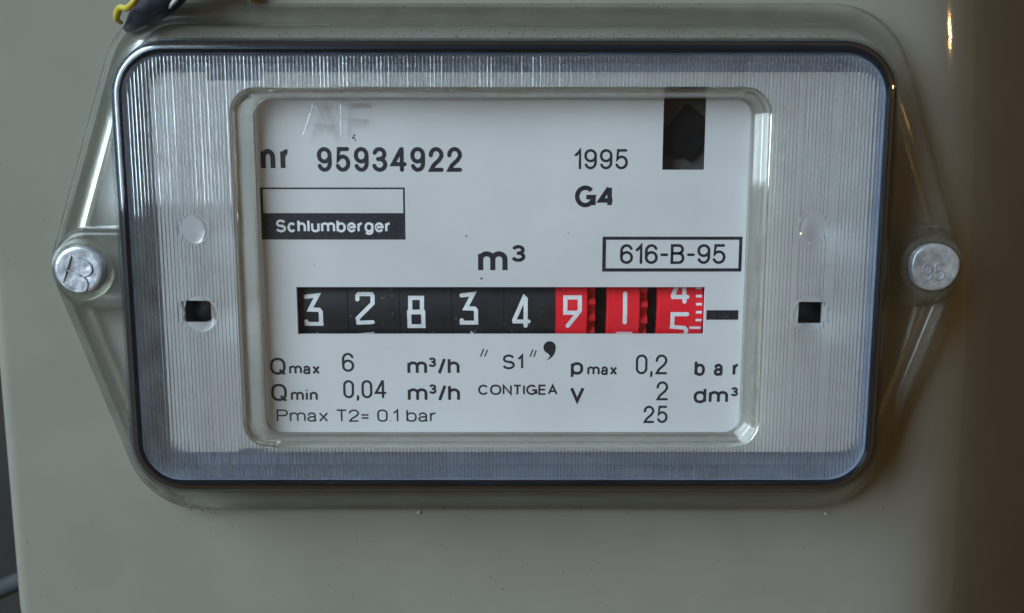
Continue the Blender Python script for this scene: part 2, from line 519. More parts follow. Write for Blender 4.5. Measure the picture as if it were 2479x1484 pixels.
def tube(name, pts, radius, material, parent=None, seg=12, steps=8, cap=True):
    """smooth tube through points (mm); radius a number or one per point"""
    P3 = [Vector(p) for p in pts]
    rad = radius if isinstance(radius, (list, tuple)) else [radius] * len(P3)
    path, rr = [], []
    for i in range(len(P3) - 1):
        p0, p1, p2, p3 = P3[max(i - 1, 0)], P3[i], P3[i + 1], P3[min(i + 2, len(P3) - 1)]
        for k in range(steps):
            t = k / steps
            path.append(0.5 * ((2 * p1) + (p2 - p0) * t + (2 * p0 - 5 * p1 + 4 * p2 - p3) * t * t + (3 * p1 - p0 - 3 * p2 + p3) * t ** 3))
            rr.append(rad[i] + (rad[i + 1] - rad[i]) * t)
    path.append(P3[-1]); rr.append(rad[-1])
    verts, faces = [], []
    up = Vector((0.13, 1, 0.21)).normalized()
    for i, p in enumerate(path):
        t = (path[min(i + 1, len(path) - 1)] - path[max(i - 1, 0)]).normalized()
        s = t.cross(up).normalized(); u = s.cross(t)
        for k in range(seg):
            a = 2 * math.pi * k / seg
            q = p + (s * math.cos(a) + u * math.sin(a)) * rr[i]
            verts.append(tuple(q))
    for i in range(len(path) - 1):
        for k in range(seg):
            a, b = i * seg + k, i * seg + (k + 1) % seg
            faces.append((a, b, b + seg, a + seg))
    if cap:
        faces.append(tuple(range(seg - 1, -1, -1)))
        faces.append(tuple((len(path) - 1) * seg + k for k in range(seg)))
    o = obj(name, verts, faces, material, parent)
    sharp_smooth(o, 50)
    return o

# ---------------------------------------------------------------- the setting: the wall behind
wall = obj('wall', [(-900, 120, -700), (900, 120, -700), (900, 120, 700), (-900, 120, 700)], [(0, 1, 2, 3)], M['wall'])
wall['kind'] = 'structure'

# ---------------------------------------------------------------- the meter
meter = bpy.data.objects.new('gas_meter', None)
meter.location = (0, 0, 0)
col.objects.link(meter)
meter['label'] = 'beige gas meter with clear ribbed cover over a white dial and red and black counter'
meter['category'] = 'gas meter'

BODY_Y = 10.0
CXM, CZM = -1.2, 6.85                        # middle of the cover
DX0, DX1, DZ0, DZ1 = -73.0, 70.0, -35.9, 49.1   # dome outline
XB = 90.0                                    # where the right side of the body starts to turn away

def bend(y):
    def f(x, z):
        t = x - XB - 0.02 * (6 - z) + 2.5 * (max(z - 8, 0) / 55) ** 2
        s = 11.0
        soft = 0.5 * (t + math.sqrt(t * t + s * s))
        return y + soft * 0.95
    return f
outer = rrect(-105.5, 150, -90, 71.0, 24, 12, 60)
hole = rrect(-64, 62, -26, 40, 4, 12, 60)
loops = [(offset(outer, 0), lambda x, z: bend(118)(x, z) * 0 + 118.0), (offset(outer, 0), bend(13.0))]
for k in range(1, 7):
    a = R(90 * k / 6)
    loops.append((offset(outer, -3 + 3 * math.cos(a)), bend(13.0 - 3.0 * math.sin(a))))
face0 = loops[-1][0]
for k in range(1, 61):
    t = k / 60
    loops.append(([(a[0] * (1 - t) + b[0] * t, a[1] * (1 - t) + b[1] * t) for a, b in zip(face0, hole)], bend(BODY_Y)))
loops.append((hole, 34.0))
body = loft('body', loops, M['paint'], meter)

# dark tray behind the dial
dome = rrect(DX0, DX1, DZ0, DZ1, 10.5, 12)
rim = [(-0.5, 9.6), (-0.5, -2.2), (-0.75, -3.2), (-1.4, -3.9), (-2.2, -4.2), (-2.5, -3.8), (-2.6, -2.5), (-2.6, 9.6)]
loft('dark_edge_rim', [(offset(dome, d), y) for d, y in rim], M['rim'], meter, close=True)  # dark ring just inside the dome wall, giving the dark edge band
tray = [(offset(dome, -2.65), -2.5), (offset(dome, -2.9), -2.3), (offset(dome, -3.9), 3.2), (rrect(-63.5, 61.5, -25.5, 39.5, 4, 12), 3.2), (rrect(-63, 61, -25, 39, 4, 12), 33.0)]
loft('dark_tray', tray, M['housing'], meter, cap_last=True)

# ---------------------------------------------------------------- dial plate with its openings
px0, pz1 = P(368, 176)[0], P(1200, 176)[1]
px1, pz0 = P(2078, 900)[0], P(1200, 1091)[1]
WIN = (P(719, 752)[0], P(1705, 752)[0], P(1200, 809)[1], P(1200, 695)[1])
SLOT = (P(1604.5, 330)[0], P(1708, 330)[0], P(1650, 411)[1], pz1 - 4.0)
HL = (P(446, 752)[0], P(511, 752)[0], P(480, 780)[1], P(480, 728)[1])
HR = (P(1932, 756)[0], P(1990, 756)[0], P(1960, 783)[1], P(1960, 731)[1])

def plate_mesh():
    """plate with rectangular openings, from a grid of cells; a thick sheet"""
    holes = [WIN, SLOT, HL, HR]
    xs = {px0, px1, px0 + 3.5, px1 - 3.5}
    zs = {pz0, pz1, pz0 + 3.5, pz1 - 3.5}
    for h in holes:
        xs |= {h[0], h[1]}; zs |= {h[2], h[3]}
    nx0, nx1 = P(507, 200)[0], P(640, 200)[0]
    xs |= {nx0, nx1}; zs |= {pz1 - 1.5}
    bx0 = P(585, 1090)[0]; bx1 = P(650, 1090)[0]
    xs |= {bx0, bx1}; zs |= {pz0 + 0.7}
    xs, zs = sorted(xs), sorted(zs)
    bm = bmesh.new()
    vt = {}
    def v(x, z):
        k = (round(x, 4), round(z, 4))
        if k not in vt: vt[k] = bm.verts.new((x * MM, 0, z * MM))
        return vt[k]
    def solid(x, z):
        for h in holes:
            if h[0] < x < h[1] and h[2] < z < h[3]: return False
        if nx0 < x < nx1 and z > pz1 - 1.5: return False
        if bx0 < x < bx1 and z < pz0 + 0.7: return False
        return True
    for i in range(len(xs) - 1):
        for j in range(len(zs) - 1):
            mx, mz = (xs[i] + xs[i + 1]) / 2, (zs[j] + zs[j + 1]) / 2
            if not solid(mx, mz): continue
            cl, cr = mx < px0 + 3.5, mx > px1 - 3.5
            cb, ct = mz < pz0 + 3.5, mz > pz1 - 3.5
            if (cl or cr) and (cb or ct):
                if not (j in (0, len(zs) - 2) or True): continue
                # rounded corner: one fan for the whole corner cell group
                continue
            bm.faces.new((v(xs[i], zs[j]), v(xs[i + 1], zs[j]), v(xs[i + 1], zs[j + 1]), v(xs[i], zs[j + 1])))
    for cx_, cz, a0 in ((px0 + 3.5, pz0 + 3.5, 180), (px1 - 3.5, pz0 + 3.5, 270), (px1 - 3.5, pz1 - 3.5, 0), (px0 + 3.5, pz1 - 3.5, 90)):
        ring = [bm.verts.new(((cx_ + 3.5 * math.cos(R(a0 + 9 * k))) * MM, 0, (cz + 3.5 * math.sin(R(a0 + 9 * k))) * MM)) for k in range(11)]
        c = v(cx_, cz)
        for k in range(10):
            bm.faces.new((c, ring[k], ring[k + 1]))
    bmesh.ops.remove_doubles(bm, verts=bm.verts, dist=1e-7)
    bmesh.ops.recalc_face_normals(bm, faces=bm.faces)
    ext = bmesh.ops.extrude_face_region(bm, geom=list(bm.faces))
    for e in ext['geom']:
        if isinstance(e, bmesh.types.BMVert): e.co.y += 0.8 * MM
    bmesh.ops.recalc_face_normals(bm, faces=bm.faces)
    me = bpy.data.meshes.new('dial_plate')
    bm.to_mesh(me); bm.free()
    me.materials.append(M['dial'])
    o = bpy.data.objects.new('dial_plate', me)
    col.objects.link(o); o.parent = meter
    return o
dial = plate_mesh()
dial['label'] = 'white dial plate printed in black'

T = -0.03
text('unit_abbreviation', 'nr', 632, 703, 346, 413, 11.5, dial, T, gap=0.19)
text('serial_number', '95934922', 768, 1118, 356, 416, 9.6, dial, T, gap=0.155, rounded=True)
text('year_mark', '1995', 1390, 1519, 361, 410, 6.0, dial, T, gap=0.15, rounded=True)
text('size_mark', 'G4', 1391, 1487, 449, 502, 10.6, dial, T, gap=0.12)
text('unit_mark', 'm', 1157, 1228, 594, 660, 12.2, dial, T)
text('exponent_mark', '3', 1238, 1271, 593, 634, 8.2, dial, T)
text('approval_number', '616-B-95', 1500, 1755, 591, 639, 6.4, dial, T, gap=0.125, rounded=True)
text('flow_mark', 'Q', 654, 692, 866, 907, 6.3, dial, T, material=M['ink_thin'])
text('flow_mark', 'max', 700, 774, 879, 906, 5.0, dial, T, gap=0.11, material=M['ink_thin'])
text('flow_value', '6', 828, 857, 854, 900, 5.6, dial, T, rounded=True, material=M['ink_thin'])
text('flow_unit', 'm^3/h', 986, 1112, 866, 906, 7.0, dial, T, gap=0.10, material=M['ink_thin'])
text('flow_mark', 'Q', 657, 695, 929, 971, 6.3, dial, T, material=M['ink_thin'])
text('flow_mark', 'min', 704, 769, 942, 970, 5.0, dial, T, gap=0.16, material=M['ink_thin'])
text('flow_value', '0,04', 831, 935, 920, 964, 5.6, dial, T, gap=0.13, rounded=True, material=M['ink_thin'])
text('flow_unit', 'm^3/h', 987, 1113, 931, 971, 7.0, dial, T, gap=0.10, material=M['ink_thin'])
text('pressure_line', 'Pmax T2= 0.1 bar', 670, 1056, 991, 1021, 3.9, dial, T, gap=0.13, material=M['ink_thin'])
text('series_mark', 'S1', 1216, 1266, 858, 894, 5.4, dial, T, gap=0.16, material=M['ink_thin'])
text('maker_mark', 'CONTIGEA', 1157, 1349, 931, 956, 4.5, dial, T, gap=0.12, material=M['ink_thin'])
text('pressure_mark', 'p', 1381, 1411, 868, 907, 7.0, dial, T, material=M['ink_thin'])
text('pressure_mark', 'max', 1421, 1493, 881, 908, 5.0, dial, T, gap=0.11, material=M['ink_thin'])
text('pressure_value', '0,2', 1538, 1614, 858, 906, 5.6, dial, T, gap=0.13, rounded=True, material=M['ink_thin'])
text('pressure_unit', 'bar', 1680, 1788, 872, 910, 7.0, dial, T, gap=0.55, material=M['ink_thin'])
text('volume_mark', 'V', 1379, 1414, 936, 974, 7.6, dial, T, material=M['ink_thin'])
text('volume_value', '2', 1588, 1616, 923, 969, 5.6, dial, T, rounded=True, material=M['ink_thin'])
text('volume_unit', 'dm^3', 1678, 1785, 938, 976, 7.0, dial, T, gap=0.16, material=M['ink_thin'])
text('type_value', '25', 1557, 1615, 982, 1024, 5.6, dial, T, gap=0.16, rounded=True, material=M['ink_thin'])
# quotation ticks and the decimal comma
def strokes_obj(name, lines, w, parent, Y, material, rounded=True):
    verts, faces = [], []
    for i, pts in enumerate(lines):
        v, f = ribbon([P(*q, Y) for q in pts], w * 0.0785, rounded, False)
        b = len(verts)
        verts += [(u, Y - 0.0015 * (i % 5), t) for u, t in v]
        faces += [tuple(b + k for k in q) for q in f]
    return obj(name, verts, faces, material, parent)
strokes_obj('quotation_mark', [[(1163, 862), (1170, 846)], [(1173, 862), (1179, 848)]], 3.2, dial, T, M['dirt'])
strokes_obj('quotation_mark', [[(1283, 862), (1289, 847)], [(1292, 863), (1297, 849)]], 3.2, dial, T, M['dirt'])
cpts = [(1330 + 15 * math.cos(R(a)), 841 - 15 * math.sin(R(a))) for a in range(0, 286, 15)]
tail = [(1327, 857), (1331, 861), (1328, 867), (1321, 873), (1330, 869), (1338, 862), (1343, 853)]
cv = [P(*q, T) for q in cpts[:18] + tail]
obj('decimal_comma', [(a, T, b) for a, b in cv], [tuple(range(len(cv) - 1, -1, -1))], M['ink'], dial)

# maker's box, approval box, pointer
lg = quadsheet('maker_box', rect(634, 979, 454, 580, T), T, M['ink'], dial, rect(637.5, 975, 458, 516, T))
text('maker_name', 'Schlumberger', 668, 946, 531.5, 562.5, 5.6, dial, T - 0.02, material=M['digit'], gap=0.105)
quadsheet('approval_box', rect(1457, 1797, 573, 657.5, T), T, M['ink'], dial, rect(1465.5, 1789, 580.5, 649.5, T))
quadsheet('pointer_bar', rect(1709, 1787, 751, 774, T), T, M['ink'], dial)

# small dirt on the dial
def blob(name, x, y, r, Y, material, parent, squash=1.0):
    cx_, cz = P(x, y, Y)
    v = []
    for k in range(9):
        a = 2 * math.pi * k / 9
        q = r * 0.0785 * random.uniform(0.7, 1.2)
        v.append((cx_ + q * math.cos(a), Y, cz + q * squash * math.sin(a)))
    return obj(name, v, [tuple(range(9))], material, parent)
for x, y, r in ((1128, 572, 2.2), (1165, 674, 3.0), (857, 328, 2.4), (855, 334, 3.2), (860, 339, 2.0), (1300, 950, 1.6), (1105, 700, 1.4), (1250, 954, 1.6), (760, 640, 1.2), (1500, 455, 1.2), (1375, 565, 1.4), (940, 845, 1.2)):
    blob('dirt_speck', x, y, r, T, M['dirt'], dial)

# ---------------------------------------------------------------- number wheels
WR = 12.7
WZ = P(1200, 752, 1.2)[1]
WY = 1.2 + WR
NUM = {
    '3': [[(0.03, 0.955), (0.80, 1), (0.30, 0.51), (0.90, 0.50), (1, 0.43), (1, 0.0), (0.03, 0.0), (0.03, 0.09)]],
    '2': [[(0, 0.82), (0, 0.95), (0.08, 1), (0.92, 1), (1, 0.93), (1, 0.68), (0.0, 0.16), (0.03, 0), (0.97, 0.02)]],
    '8': [['c', (0.08, 1), (0.92, 1), (0.92, 0.52), (0.08, 0.52)], ['c', (0, 0.50), (1, 0.50), (1, 0), (0, 0)]],
    '4': [[(0.80, 0), (0.80, 0.95), (0.70, 1), (0, 0.2), (0.02, 0.16), (1, 0.16)]],
    '9': [['c', (0.0, 1), (1, 1), (1, 0.55), (0.85, 0.47), (0.0, 0.47)], [(0.97, 0.52), (0.18, 0)]],
    '1': [[(0.5, 1), (0.5, 0)]],
    '5': [[(1, 1), (0.0, 1), (0, 0.54), (0.88, 0.50), (1, 0.42), (1, 0), (0, 0)]],
    '0': [['c', (0, 0), (0, 1), (1, 1), (1, 0)]],
}
def on_wheel(u, ang, lift):
    """point on a wheel: u in mm along the axle, ang upwards from the front"""
    r = WR + lift
    return (u, WY - r * math.cos(ang), WZ + r * math.sin(ang))

def wheel_digit(name, ch, x0, x1, yc, parent, material=None):
    xa, xb = P(x0, yc, 1.2)[0], P(x1, yc, 1.2)[0]
    a0 = math.asin(max(-1, min(1, (P(1200, yc, 1.2)[1] - WZ) / WR))) if abs(yc) < 5000 else 0
    return digit_at(name, ch, xa, xb, a0, parent, material)

def digit_at(name, ch, xa, xb, a0, parent, material=None):
    H, w = 6.35, 0.80
    verts, faces = [], []
    for i, st in enumerate(NUM[ch]):
        closed = st[0] == 'c'
        pts = st[1:] if closed else st
        dense = []
        m = len(pts)
        for k in range(m if closed else m - 1):
            p, q = pts[k], pts[(k + 1) % m]
            n = 4 if abs(p[1] - q[1]) > 0.2 else 1
            dense += [(p[0] + (q[0] - p[0]) * j / n, p[1] + (q[1] - p[1]) * j / n) for j in range(n)]
        if not closed: dense.append(pts[-1])
        v, f = ribbon([(w / 2 + u * (xb - xa - w) if ch != '1' else (xb - xa) / 2, -H / 2 + w / 2 + t * (H - w)) for u, t in dense], w, True, closed)
        b = len(verts)
        verts += [on_wheel(xa + u, a0 + t / WR, 0.03 + 0.004 * i) for u, t in v]
        faces += [tuple(b + k for k in q) for q in f]
    return obj(name, verts, faces, material or M['digit'], parent)

def cyl(name, xa, xb, r, material, parent, seg=96, bevel=0.25):
    verts, faces = [], []
    prof = [(xa, r - 6), (xa, r - bevel), (xa + bevel, r), (xb - bevel, r), (xb, r - bevel), (xb, r - 6)]
    for k in range(seg):
        a = 2 * math.pi * k / seg
        verts += [(x, WY - q * math.cos(a), WZ + q * math.sin(a)) for x, q in prof]
    m = len(prof)
    for k in range(seg):
        for j in range(m):
            faces.append((k * m + j, k * m + (j + 1) % m, ((k + 1) % seg) * m + (j + 1) % m, ((k + 1) % seg) * m + j))
    o = obj(name, verts, faces, material, parent)
    fix_normals(o)
    return sharp_smooth(o, 30)

def gear(name, xa, xb, r, material, parent, teeth=20, phase=0.0, depth=1.1):
    verts, faces = [], []
    n = teeth * 4
    for k in range(n):
        a = 2 * math.pi * (k + 0.5) / n + phase
        q = r if (k % 4) in (0, 1) else r - depth
        verts += [(xa, WY - q * math.cos(a), WZ + q * math.sin(a)), (xb, WY - q * math.cos(a), WZ + q * math.sin(a)), (xb, WY - (r - 6) * math.cos(a), WZ + (r - 6) * math.sin(a))]
    for k in range(n):
        a, b = 3 * k, 3 * ((k + 1) % n)
        faces += [(a, a + 1, b + 1, b), (a + 1, a + 2, b + 2, b + 1)]
    o = obj(name, verts, faces, material, parent)
    return fix_normals(o)

STEP = R(36)
wheels = [
    ('3', 734, 781, 750, '2', '4', 716, 841, 'black'), ('2', 860, 907, 747, '1', '3', 842, 967, 'black'),
    ('8', 985, 1029, 756, None, '9', 968, 1093, 'black'), ('3', 1111, 1157, 747, '2', '4', 1094, 1219, 'black'),
    ('4', 1239, 1284, 755, '3', '5', 1220, 1345, 'black'), ('9', 1363, 1408, 755, '8', '0', 1342, 1421, 'red'),
    ('1', 1489, 1536, 746, '0', '2', 1470, 1548, 'red'), ('4', 1623, 1668, 696.5, '3', '5', 1593, 1702, 'red')]
for ch, x0, x1, yc, prev, nxt, wa, wb, colour in wheels:
    xa, xb = P(wa, 752, 1.2)[0], P(wb, 752, 1.2)[0]
    wh = cyl('number_wheel', xa, xb, WR, M[colour] if colour == 'red' else M['black'], meter, bevel=0.06 if colour == 'red' else 0.02)
    a0 = math.asin((P(1200, yc, 1.2)[1] - WZ) / WR)
    da, db = P(x0, 752, 1.2)[0], P(x1, 752, 1.2)[0]
    digit_at('digit', ch, da, db, a0, wh)
    digit_at('digit', nxt, da, db, a0 - STEP, wh)
    if prev: digit_at('digit', prev, da, db, a0 + STEP, wh)
    if colour == 'red' and wb < 1600:
        ga = P(wb + 20, 752, 1.2)[0]
        gear('gear_ring', xb + 0.02, ga, WR - 0.45, M['dark_red'], wh, 24, R(3.5) if wb < 1450 else R(1.0))
    if wb > 1600:
        for k in range(-4, 2):
            ang = math.asin((P(1200, 775 + 19.2 * k, 1.2)[1] - WZ) / WR)
            long = k == 1
            ta = P(1671 if long else 1684, 752, 1.2)[0]
            v = []
            for q in (ang - 0.25 / WR, ang + 0.25 / WR):
                v += [on_wheel(ta, q, 0.03), on_wheel(xb - 0.3, q, 0.03)]
            obj('scale_tick', v, [(0, 1, 3, 2)], M['digit'], wh)
# axle and black hub behind the wheels
cyl('axle_drum', P(700, 752, 1.2)[0], P(1720, 752, 1.2)[0], WR - 2.4, M['soot'], meter)

# parts of the mechanism seen in the slot
box('mechanism_plate', SLOT[0] - 2, SLOT[1] + 2, 3.6, 4.2, SLOT[2] - 2, SLOT[3] + 1, M['dark_grey'], meter)
slotbox = box('mechanism_arm', SLOT[0] + 1.4, SLOT[1] + 1.0, 2.4, 3.4, SLOT[3] - 10.5, SLOT[3] - 2.5, M['soot'], meter, 0.3)
slotbox.rotation_euler = (0, R(38), 0)
c0 = Vector(((SLOT[0] + SLOT[1]) / 2 + 1.0, 2.9, SLOT[3] - 6.5)) * MM
slotbox.location = c0 - slotbox.rotation_euler.to_matrix() @ c0
box('mechanism_block', SLOT[0] + 0.3, SLOT[0] + 4.2, 2.9, 3.45, SLOT[2] + 2.2, SLOT[2] + 6.2, M['soot'], meter, 0.3)
for h in (HL, HR):
    cx_, cz = (h[0] + h[1]) / 2 + 0.2, (h[2] + h[3]) / 2 - 0.2
    prof = [(0.0, 3.0), (1.2, 3.05), (1.9, 3.4), (2.15, 4.0), (2.15, 8.0)]
    v, f = [], []
    for k in range(24):
        a = 2 * math.pi * k / 24
        v += [(cx_ + r * math.cos(a), y, cz + r * math.sin(a)) for r, y in prof]
    for k in range(24):
        for j in range(4):
            f.append((k * 5 + j, k * 5 + j + 1, ((k + 1) % 24) * 5 + j + 1, ((k + 1) % 24) * 5 + j))
    o = obj('fixing_screw', v, f, M['black'], meter)
    fix_normals(o); sharp_smooth(o, 40)
    box('hole_shroud', h[0] - 1, h[1] + 1, 8.5, 9.2, h[2] - 1, h[3] + 1, M['soot'], meter)

# ---------------------------------------------------------------- clear cover
YF = -5.0                                   # outer face of the cover
def dome_loop(d): return offset(dome, d)
prof = [(0, 9.9), (0, -2.2)]
for k in range(1, 7):
    a = R(15 * k)
    prof.append((-2.8 * (1 - math.cos(a)), -2.2 - 2.8 * math.sin(a)))
prof += [(-3.4, YF), (-3.4, YF + 0.55), (-2.8, YF + 0.55)]
for k in range(5, -1, -1):
    a = R(15 * k)
    prof.append((-2.8 + 2.4 * math.cos(a), -2.2 - 2.25 * math.sin(a)))
prof += [(-0.4, 9.9)]
cover = loft('cover', [(dome_loop(d), y) for d, y in prof], M['shell_glass'], meter, close=True, angle=40, label='clear plastic cover with ribbed face')

# window frame: a sloping wall from the ribbed face down to the pane
fx0 = P(570, 640, YF)[0]; fx1 = P(1853, 640, YF)[0]
fz1 = P(1239, 210, YF)[1]; fz0 = P(1239, 1084, YF)[1]
frame_out = rrect(fx0, fx1, fz0, fz1, 5.0, 12)
YP = -1.3
fprof = [(0.0, YF), (0.10, YF - 0.22), (0.22, YF - 0.22), (0.34, YF), (0.80, YP - 0.5), (0.88, YP - 0.12), (1.0, YP), (1.0, YP + 0.8), (0.55, YP + 0.8), (0.25, YP), (0.0, YF + 1.6)]
def frame_loop(t):
    dx, dz = 3.3 * t, 1.75 * t
    return rrect(fx0 + dx, fx1 - dx * 0.8, fz0 + dz, fz1 - dz, 5.0 - 2.0 * t, 12)
loft('window_frame', [(frame_loop(d), y) for d, y in fprof], M['frame_glass'], cover, close=True, angle=25)
pane_loop = frame_loop(1.0)
obj('window_pane', [(x, YP + 0.05, z) for x, z in pane_loop], [tuple(range(len(pane_loop) - 1, -1, -1))], M['pane'], cover)

# ribbed face: vertical ribs, cut round the window and the four clear bosses
bosses = [(P(465, 556, YF), 34), (P(1971, 551, YF), 36), (P(479, 763, YF), 43), (P(1963, 763, YF), 43)]
bosses = [(c[0], c[1], r * 0.0785) for c, r in bosses]
def loop_span(lp, x):
    zs = []
    n = len(lp)
    for i in range(n):
        (xa, za), (xb, zb) = lp[i], lp[(i + 1) % n]
        if (xa <= x < xb) or (xb <= x < xa):
            zs.append(za + (zb - za) * (x - xa) / (xb - xa))
    return (min(zs), max(zs)) if len(zs) >= 2 else None
edge_loop = dome_loop(-3.4)
PITCH_MM, SUB, AMP = 0.68, 12, 0.16
def rib_panel(name, flat, Y, amp):
    rg = random.Random(3)
    rnd = [rg.random() for _ in range(97)]
    gro = []
    verts, faces = [], []
    x_lo, x_hi = DX0 + 3.41, DX1 - 3.41
    n = int((x_hi - x_lo) / (PITCH_MM / SUB))
    prev = None
    for i in range(n + 1):
        x = x_lo + (x_hi - x_lo) * i / n
        sp = loop_span(edge_loop, x)
        if not sp:
            prev = None; continue
        iv = [sp]
        cuts = []
        f = loop_span(frame_out, x)
        if f: cuts.append(f)
        for bx, bz, br in bosses:
            if abs(x - bx) < br:
                q = math.sqrt(br * br - (x - bx) ** 2)
                cuts.append((bz - q, bz + q))
        for c in cuts:
            nv = []
            for a, b in iv:
                if c[1] <= a or c[0] >= b: nv.append((a, b)); continue
                if c[0] > a: nv.append((a, c[0]))
                if c[1] < b: nv.append((c[1], b))
            iv = nv
        iv.sort()
        ph = ((x - x_lo) / PITCH_MM) % 1.0
        h = 0.0 if flat else amp * (1 - abs(2 * ph - 1) ** 3.0) * (0.85 + 0.3 * rnd[int((x - x_lo) / PITCH_MM) % 97])
        cur = []
        for a, b in iv:
            k = len(verts)
            verts += [(x, Y + h, a), (x, Y + h, b)]
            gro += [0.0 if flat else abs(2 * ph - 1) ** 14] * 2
            cur.append(k)
        if prev is not None and len(prev) == len(cur):
            for p, c in zip(prev, cur):
                faces.append((p, c, c + 1, p + 1) if flat else (p, p + 1, c + 1, c))
        prev = cur
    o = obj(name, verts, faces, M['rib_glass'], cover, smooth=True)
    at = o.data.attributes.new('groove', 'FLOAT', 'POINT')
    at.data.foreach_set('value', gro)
    return o
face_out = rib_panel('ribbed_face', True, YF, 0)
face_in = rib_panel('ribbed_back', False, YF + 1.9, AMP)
bm = bmesh.new()
bm.from_mesh(face_out.data); bm.from_mesh(face_in.data)
bm.to_mesh(face_out.data); bm.free()
bpy.data.objects.remove(face_in)
# clear bosses
for bx, bz, br in bosses:
    prof = [(0.0, YF + 0.50), (0.45, YF + 0.46), (0.75, YF + 0.33), (0.92, YF + 0.13), (0.97, YF + 0.02), (1.02, YF - 0.05)]
    v, f = [], []
    S = 32
    for r, y in prof:
        v += [(bx + br * r * math.cos(2 * math.pi * k / S), y, bz + br * r * math.sin(2 * math.pi * k / S)) for k in range(S)]
    for j in range(len(prof) - 1):
        for k in range(S):
            f.append((j * S + k, j * S + (k + 1) % S, (j + 1) * S + (k + 1) % S, (j + 1) * S + k))
    o = obj('clear_boss', v, f, M['boss'], cover, smooth=True)

# raised letters moulded in the pane
def moulded(name, lines, w, Y, material, parent):
    verts, faces = [], []
    for pts in lines:
        p = [P(*q, Y) for q in pts]
        for (xa, za), (xb, zb) in zip(p[:-1], p[1:]):
            d = Vector((xb - xa, zb - za)); L = d.length; d.normalize(); nn = Vector((-d.y, d.x))
            b = len(verts)
            S = 8
            for t in (0, L):
                for k in range(S + 1):
                    a = math.pi * k / S
                    q = Vector((xa, za)) + d * t + nn * (w / 2 * math.cos(a))
                    verts.append((q.x, Y - w * 0.4 * math.sin(a), q.y))
            for k in range(S):
                faces.append((b + k, b + k + 1, b + S + 2 + k, b + S + 1 + k))
            faces.append(tuple(b + k for k in range(S + 1)))
            faces.append(tuple(b + S + 1 + k for k in range(S, -1, -1)))
    o = obj(name, verts, faces, material, parent)
    fix_normals(o)
    return sharp_smooth(o, 40)
moulded('moulded_letter', [[(735, 327), (760, 252)], [(760, 252), (768, 252)], [(768, 252), (800, 327)], [(747, 302), (788, 302)]], 0.4, YP, M['letter_glass'], cover)
moulded('moulded_letter', [[(826, 327), (826, 251)], [(826, 251), (878, 251)], [(826, 288), (872, 288)]], 0.4, YP, M['letter_glass'], cover)

# flange: six-sided outline with rounded corners and a bead round its edge
def round_poly(pts, radii, n=10):
    out = []
    m = len(pts)
    for i in range(m):
        p0, p1, p2 = Vector(pts[i - 1]), Vector(pts[i]), Vector(pts[(i + 1) % m])
        d0, d2 = (p0 - p1).normalized(), (p2 - p1).normalized()
        ang = math.acos(max(-1, min(1, d0.dot(d2))))
        t = radii[i] / math.tan(ang / 2)
        c = p1 + (d0 + d2).normalized() * (radii[i] / math.sin(ang / 2))
        s, e = p1 + d0 * t, p1 + d2 * t
        a0 = math.atan2(s.y - c.y, s.x - c.x); a1 = math.atan2(e.y - c.y, e.x - c.x)
        while a1 < a0: a1 += 2 * math.pi
        out += [(c.x + radii[i] * math.cos(a0 + (a1 - a0) * k / n), c.y + radii[i] * math.sin(a0 + (a1 - a0) * k / n)) for k in range(n + 1)]
    return out
hexa = [(72.0, 57.0), (-74.4, 57.0), (-91.6, 6.85), (-74.4, -43.4), (72.0, -43.4), (89.2, 6.85)]
flange_loop = round_poly(hexa, [15.5, 15.5, 12, 15.5, 15.5, 12], 14)
# resample so that the flange and the dome correspond
def polar(lp, n=240):
    out = []
    m = len(lp)
    for k in range(n):
        a = 2 * math.pi * k / n
        d = Vector((math.cos(a), math.sin(a)))
        best = None
        for i in range(m):
            p, q = Vector(lp[i]) - Vector((CXM, CZM)), Vector(lp[(i + 1) % m]) - Vector((CXM, CZM))
            e = q - p
            den = d.x * e.y - d.y * e.x
            if abs(den) < 1e-12: continue
            t = (p.x * e.y - p.y * e.x) / den
            s = (p.x * d.y - p.y * d.x) / den
            if t > 0 and -1e-9 <= s <= 1 + 1e-9:
                best = t if best is None else max(best, t)
        out.append((CXM + d.x * best, CZM + d.y * best))
    return out
bead = [(0, 9.95), (0, 8.2), (-0.25, 7.4), (-0.9, 6.9), (-1.9, 6.8), (-2.8, 7.1), (-3.4, 7.7), (-3.8, 8.4), (-3.8, 9.95)]
loft('flange_bead', [(offset(flange_loop, d), y) for d, y in bead], M['flange_glass'], cover, close=True, angle=30)
inner = polar(offset(flange_loop, -3.85)); dome_p = polar(offset(dome, 0.05)); dome_q = polar(offset(dome, 1.2))
loft('flange_web', [(inner, 8.9), (dome_q, 8.7), (dome_p, 7.4)], M['sheet'], cover, angle=50)
# fillet between dome and flange on the outside
loft('dome_fillet', [(offset(dome, 0.06), 6.2), (offset(dome, 0.5), 7.6), (offset(dome, 1.5), 8.5), (offset(dome, 1.6), 9.95), (offset(dome, 0.06), 9.95)], M['flange_glass'], cover, close=True, angle=60)

